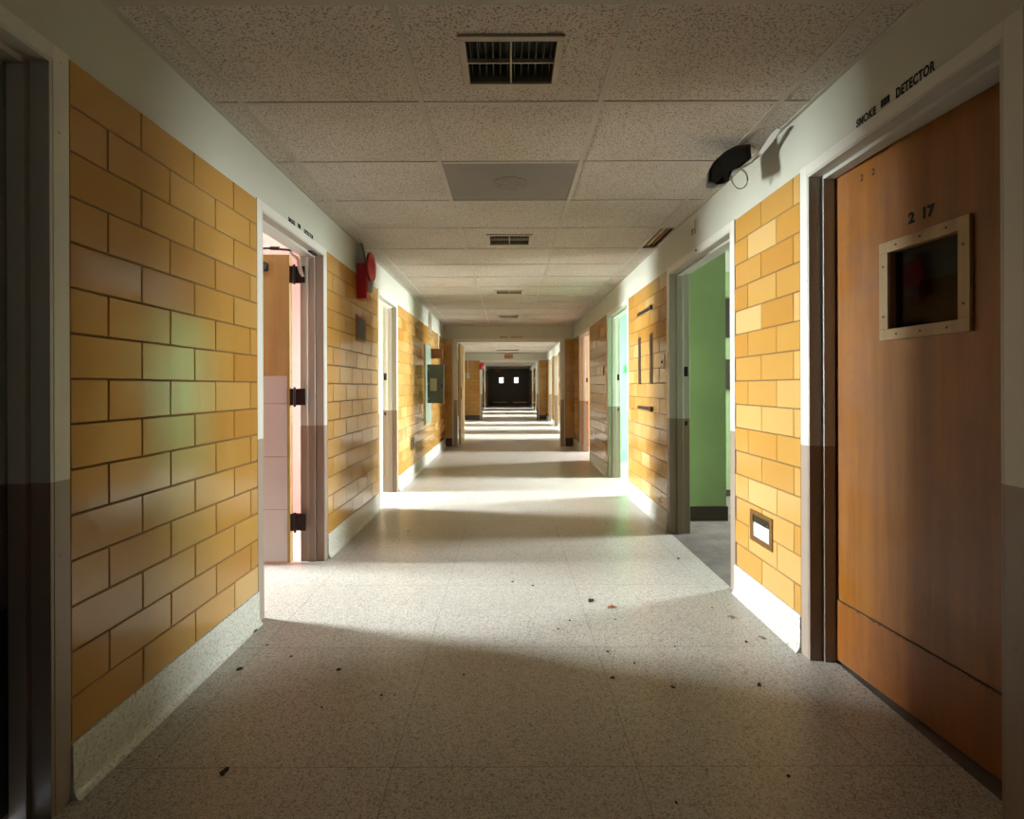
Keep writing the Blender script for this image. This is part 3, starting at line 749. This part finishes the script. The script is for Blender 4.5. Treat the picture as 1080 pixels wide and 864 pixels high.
# night lights low on the walls
def night_light(s, x, y0, y1, z0, z1, label, lens='lamp_white', frame='brass'):
    t = empty('night_light', (x, (y0+y1)/2, z0)); tag(t, label, 'night light', 'recessed brass night lights low on the walls')
    X = lambda d: x-s*d; h = z1-z0; yw = y1-y0
    m = MB()
    for q in ((y0, y1, z0, z0+.028), (y0, y1, z1-.022, z1), (y0, y0+.03, z0+.028, z1-.022), (y1-.03, y1, z0+.028, z1-.022)): m.box(X(.006), X(.014), *q)
    attach(m.build('brass_frame', frame, bevel=.0015), t)
    m = MB(); m.box(X(.005), X(.008), y0+.03, y1-.03, z0+.028, z0+h*.62); attach(m.build('lens', lens), t)
    m = MB(); m.box(X(.005), X(.0075), y0+.03, y1-.03, z0+h*.62, z1-.022)
    for i in range(7): m.box(X(.0075), X(.011), y0+.035, y1-.06, z0+h*.64+i*.005, z0+h*.64+i*.005+.003)
    attach(m.build('louvre', 'brassdark'), t)
    m = MB(); m.lathe([(.009, 0), (.009, .008), (.004, .01)], lambda p, q, d: (X(.008+d), y0+.045+p, z0+h*.72+q), 14); attach(m.build('knob', 'black'), t)
night_light(1, XR, 2.66, 2.90, .375, .54, 'brass framed night light with white lens low on the right wall')
night_light(-1, XL, 6.98, 7.2, .38, .55, 'small dark night light low on the left wall beyond the second doorway', 'brassdark', 'brassdark')
# remains of a rail on the right wall
def strip(y0, y1, z0, z1, label, d=.012):
    m = MB(); m.box(XR-.006-d, XR-.004, y0, y1, z0, z1); o = m.build('metal_strip', 'bronze_strip', bevel=.002)
    tag(o, label, 'metal strip', 'dark metal strips between the green and mint rooms'); return o
strip(4.86, 4.945, 1.23, 1.70, 'nearer long vertical dark strip on the tiled right wall', .006)
strip(5.30, 5.385, 1.23, 1.70, 'farther long vertical dark strip on the tiled right wall', .006)
for (z, lab) in ((1.935, 'short horizontal dark bar above the two vertical strips on the right wall'), (1.0, 'short horizontal dark bar below the two vertical strips on the right wall')):
    t = empty('rail_bar', (XR, 5.1, z)); tag(t, lab, 'rail bar')
    m = MB(); m.box(XR-.018, XR-.004, 4.87, 5.40, z-.016, z+.016); attach(m.build('bar', 'bronze_strip', bevel=.002), t)
    m = MB(); m.box(XR-.03, XR-.004, 4.86, 4.92, z-.022, z+.022); attach(m.build('bar_end', 'black', bevel=.003), t)
# switch
t = empty('light_switch', (XR, 4.535, 1.36)); tag(t, 'cream light switch on the right wall next to the green room doorway', 'light switch')
m = MB(); m.box(XR-.014, XR-.005, 4.49, 4.57, 1.358, 1.475); attach(m.build('switch_plate', 'white_plastic', bevel=.003), t)
m = MB(); m.box(XR-.026, XR-.014, 4.524, 4.536, 1.405, 1.428); attach(m.build('toggle', 'hinge', bevel=.002), t)
t = empty('switch_plate', (XR, 7.5, 1.3)); tag(t, 'small dark switch plate on the right wall between the mint and orange rooms', 'light switch')
m = MB(); m.box(XR-.013, XR-.005, 7.3, 7.38, 1.36, 1.48); attach(m.build('plate', 'brass', bevel=.003), t)
m = MB(); m.box(XR-.024, XR-.013, 7.335, 7.347, 1.41, 1.43); attach(m.build('toggle', 'hinge'), t)
# bracket hook on the white band over the green room
m = MB(); m.tube([(XR-.004, 3.745, 2.385), (XR-.010, 3.745, 2.385), (XR-.010, 3.745, 2.29), (XR-.004, 3.745, 2.29)], .0018)
m.tube([(XR-.006, 3.83, 2.335), (XR-.008, 3.81, 2.315), (XR-.008, 3.81, 2.292)], .0025); m.tube([(XR-.006, 3.79, 2.335), (XR-.008, 3.81, 2.315)], .0025)
m.tube([(XR-.008, 3.81, 2.295), (XR-.008, 3.745, 2.292)], .0015)
tag(m.build('wire_hook', 'hinge'), 'small Y-shaped wire hook on the white band over the green room doorway', 'hook')
m = MB(); m.lathe([(.009, 0), (.007, .006)], lambda p, q, d: (XR-.007-d, 3.73+p, 2.165+q), 12)
tag(m.build('screw', 'hinge'), 'dark screw head on the white door frame head of the green room', 'screw')
# electrical panel with open doors, left wall
t = empty('electrical_panel', (XL, 8.4, .63)); tag(t, 'grey-green electrical panel with its doors hanging open on the left wall', 'electrical panel')
m = MB(); m.box(XL+.009, XL+.024, 8.13, 8.75, .63, 1.88); attach(m.build('panel_cover', 'panel_green', bevel=.003), t)
m = MB(); m.box(XL+.024, XL+.275, 8.36, 8.385, .955, 1.565); pd = attach(m.build('panel_door', 'panel_door', bevel=.003), t)
m = MB(); m.box(XL+.06, XL+.165, 8.357, 8.36, 1.15, 1.345); attach(m.build('paper_label', 'paper'), pd)
m = MB(); m.box(XL+.235, XL+.262, 8.345, 8.36, 1.20, 1.26); attach(m.build('latch', 'black', bevel=.003), pd)
for z in (1.03, 1.26, 1.49):
    m = MB(); m.tube([(XL+.03, 8.355, z-.025), (XL+.03, 8.355, z+.025)], .007); attach(m.build('hinge', 'white_plastic'), pd)
m = MB(); m.box(XL+.024, XL+.215, 8.72, 8.745, 1.68, 1.84); attach(m.build('upper_door', 'brown_plate', bevel=.003), t)
m = MB(); m.box(XL+.024, XL+.03, 8.70, 8.72, 1.68, 1.84); attach(m.build('upper_hinge', 'black'), t)
# raceways
for (ya, yb, z0, z1, lab) in ((8.62, 8.84, 2.09, 2.44, 'white vertical cable raceway with dark groove above the electrical panel'), (9.65, 9.75, 1.9, 2.19, 'thin white vertical raceway on the left wall near the first cross wall')):
    t = empty('cable_raceway', (XL, ya, z0)); tag(t, lab, 'raceway')
    m = MB(); m.box(XL+.005, XL+.022, ya, ya+.05, z0, z1); m.box(XL+.005, XL+.022, yb-.05, yb, z0, z1); attach(m.build('raceway_rail', 'white_plastic', bevel=.002), t)
    if yb-ya > .15:
        m = MB(); m.box(XL+.005, XL+.014, ya+.05, yb-.05, z0+.01, z1); attach(m.build('groove_strip', 'brown_plate'), t)
# oak fire-door leaf folded back beyond the first cross wall
t = empty('fire_door', (X1a, 10.95, 0)); tag(t, 'pale yellow oak fire door standing open behind the left of the first cross wall opening', 'door')
m = MB(); m.box(X1a+.03, X1a+.075, 10.97, 12.0, .012, 2.11); attach(m.build('door_leaf', 'pale_wood', bevel=.003), t)
m = MB(); m.box(X1a+.075, X1a+.09, 11.05, 11.12, .95, 1.2); attach(m.build('push_plate', 'brass'), t)
# things on the second cross wall
for (x, w_, lab) in ((-1.63, .07, 'left white switch plate on the second cross wall'), (-1.47, .10, 'right white switch plate on the second cross wall, below a thin conduit')):
    t = empty('switch_plate', (x, 19.5, 1.6)); tag(t, lab, 'light switch')
    m = MB(); m.box(x-w_/2, x+w_/2, 19.484, 19.494, 1.53, 1.70); attach(m.build('plate', 'white_plastic', bevel=.002), t)
    m = MB(); m.box(x-.015, x+.015, 19.476, 19.484, 1.59, 1.64); attach(m.build('toggle', 'black'), t)
m = MB(); m.tube([(-1.47, 19.485, 1.70), (-1.47, 19.485, 2.43)], .012); tag(m.build('conduit', 'white_plastic'), 'thin vertical conduit on the second cross wall above a switch plate', 'conduit')
t = empty('fire_bell', (-1.0, 19.49, 1.97)); tag(t, 'small red fire bell at the left of the second cross corridor opening', 'fire alarm')
m = MB(); m.box(-1.06, -.95, 19.45, 19.49, 1.84, 2.0); attach(m.build('bell_box', 'red', bevel=.004), t)
m = MB(); m.lathe([(.05, 0), (.09, .01), (.09, .03), (.03, .05)], lambda p, q, d: (-.96+p, 19.45-d, 2.02+q), 24); attach(m.build('bell', 'red', smooth=True), t)
t = empty('exit_sign', (.0, 19.44, 2.3)); tag(t, 'small orange-brown exit sign above the second cross corridor opening', 'exit sign')
m = MB(); m.box(-.14, .18, 19.43, 19.49, 2.24, 2.40); attach(m.build('sign_box', 'sign_brown', bevel=.004), t)
m = MB(); m.tube([(.02, 19.46, 2.40), (.02, 19.46, 2.442)], .015); attach(m.build('stem', 'brown_plate'), t)
M = Matrix(((1, 0, 0, .02), (0, 0, -1, 19.429), (0, 1, 0, 2.26), (0, 0, 0, 1))); lettering('EXIT', 'letter_red', .12, 1, Matrix.Translation(Vector((.02, 19.429, 2.26))-t.location) @ M.to_3x3().to_4x4(), t, 'lettering', 1, .003)

# ---------------------------------------------------------------- double doors at the far end
t = empty('door_30', (0.06, 34, 0)); struct(t, 'dark brown double door with two small bright windows at the far end', 'double door')
t.name = 'door_%d' % (NDOOR[0]+1)
for (xa, xb, wx) in ((-1.25, .058, -.44), (.062, 1.33, .52)):
    m = MB(); y0, y1 = 34.05, 34.1
    a, b, c, d = wx-.13, wx+.13, 1.46, 1.80
    m.box(xa, a, y0, y1, .012, 2.31); m.box(b, xb, y0, y1, .012, 2.31); m.box(a, b, y0, y1, .012, c); m.box(a, b, y0, y1, d, 2.31)
    lf = attach(m.build('door_leaf', 'dark_door'), t)
    m = MB(); m.box(a, b, 34.07, 34.076, c, d); attach(m.build('window_pane', 'lit_pane'), lf)
    m = MB(); m.box(xa+.25, xb-.12, 34.044, 34.05, .16, .26); attach(m.build('kick_plate', 'ventframe'), lf)
m = MB(); m.box(-1.28, 1.36, 34.02, 34.18, 2.31, 2.36); m.box(-1.28, -1.25, 34.02, 34.18, 0, 2.31); m.box(1.33, 1.36, 34.02, 34.18, 0, 2.31); attach(m.build('door_frame', 'dark_door'), t)
m = MB(); m.box(-.82, -.42, 33.2, 33.26, 2.13, 2.30); m.tube([(-.62, 33.23, 2.30), (-.62, 33.23, 2.442)], .012)
tag(m.build('hanging_sign', 'brown_plate'), 'small brown sign hanging before the dark double doors', 'sign')

# ---------------------------------------------------------------- debris on the floor
def flake(px, py, size, mat, label, group=None):
    size *= 1.35
    Y = 1.21*560/(py-408); x = (px-536)/560*Y; n = 9
    ring = []; ph = random.random()*6
    for i in range(n):
        a = 2*math.pi*i/n+ph; r = size*random.uniform(.45, 1); ring.append((r*math.cos(a), r*math.sin(a)*.7, .003+random.uniform(0, size*.2)))
    v = ring+[(p[0], p[1], p[2]+.0025) for p in ring]+[(0, 0, size*.22+.004)]
    f = [tuple(range(n))[::-1]]+[(i, (i+1) % n, n+(i+1) % n, n+i) for i in range(n)]+[(n+i, n+(i+1) % n, 2*n) for i in range(n)]
    lo = min(p[2] for p in ring); v = [(p[0], p[1], p[2]-lo) for p in v]
    m = MB(); m.add(v, f); o = m.build('debris_flake', mat); o.location = (x, Y, .0002); o.rotation_euler.z = random.random()*3
    tag(o, label, 'debris', group)
flake(643, 641, .024, 'flake_orange', 'small curled orange flake on the bright patch of floor')
flake(622, 634, .022, 'flake_dark', 'grey flake just left of the orange one on the bright floor')
flake(251, 675, .012, 'flake_dark', 'dark crumb against the left baseboard by the pink doorway')
flake(267, 665, .022, 'flake_dark', 'cluster of dark litter at the foot of the pink doorway frame')
flake(252, 705, .014, 'flake_dark', 'dark lump on shaded floor, next to left baseboard')
flake(356, 706, .011, 'flake_dark', 'dark flake on shaded floor right of the left baseboard lump')
flake(235, 814, .016, 'flake_dark', 'dark flake on the nearest floor at lower left')
flake(645, 716, .012, 'flake_dark', 'dark flake just outside the bright patch, right of centre')
flake(800, 724, .012, 'flake_dark', 'dark flake on shaded floor before the orange door frame')
flake(770, 652, .016, 'flake_pale', 'pale flake on the floor in front of the brass night light')
flake(803, 674, .018, 'flake_pale', 'pale paint chip beside the right baseboard near the orange door')
for (px, py, s_) in ((306, 692, .006), (281, 680, .005), (401, 733, .006), (338, 746, .006), (488, 712, .006), (415, 733, .004), (709, 726, .008), (786, 678, .008), (648, 654, .005), (588, 664, .006), (600, 655, .006), (640, 688, .007), (711, 683, .005), (750, 642, .006), (668, 700, .006), (320, 570, .008), (430, 560, .008), (540, 614, .008), (561, 618, .007), (715, 590, .009), (830, 820, .006), (712, 848, .005)):
    flake(px, py, s_, 'flake_dark', 'tiny dark crumb on the speckled corridor floor', 'tiny dark crumbs scattered on the corridor floor')
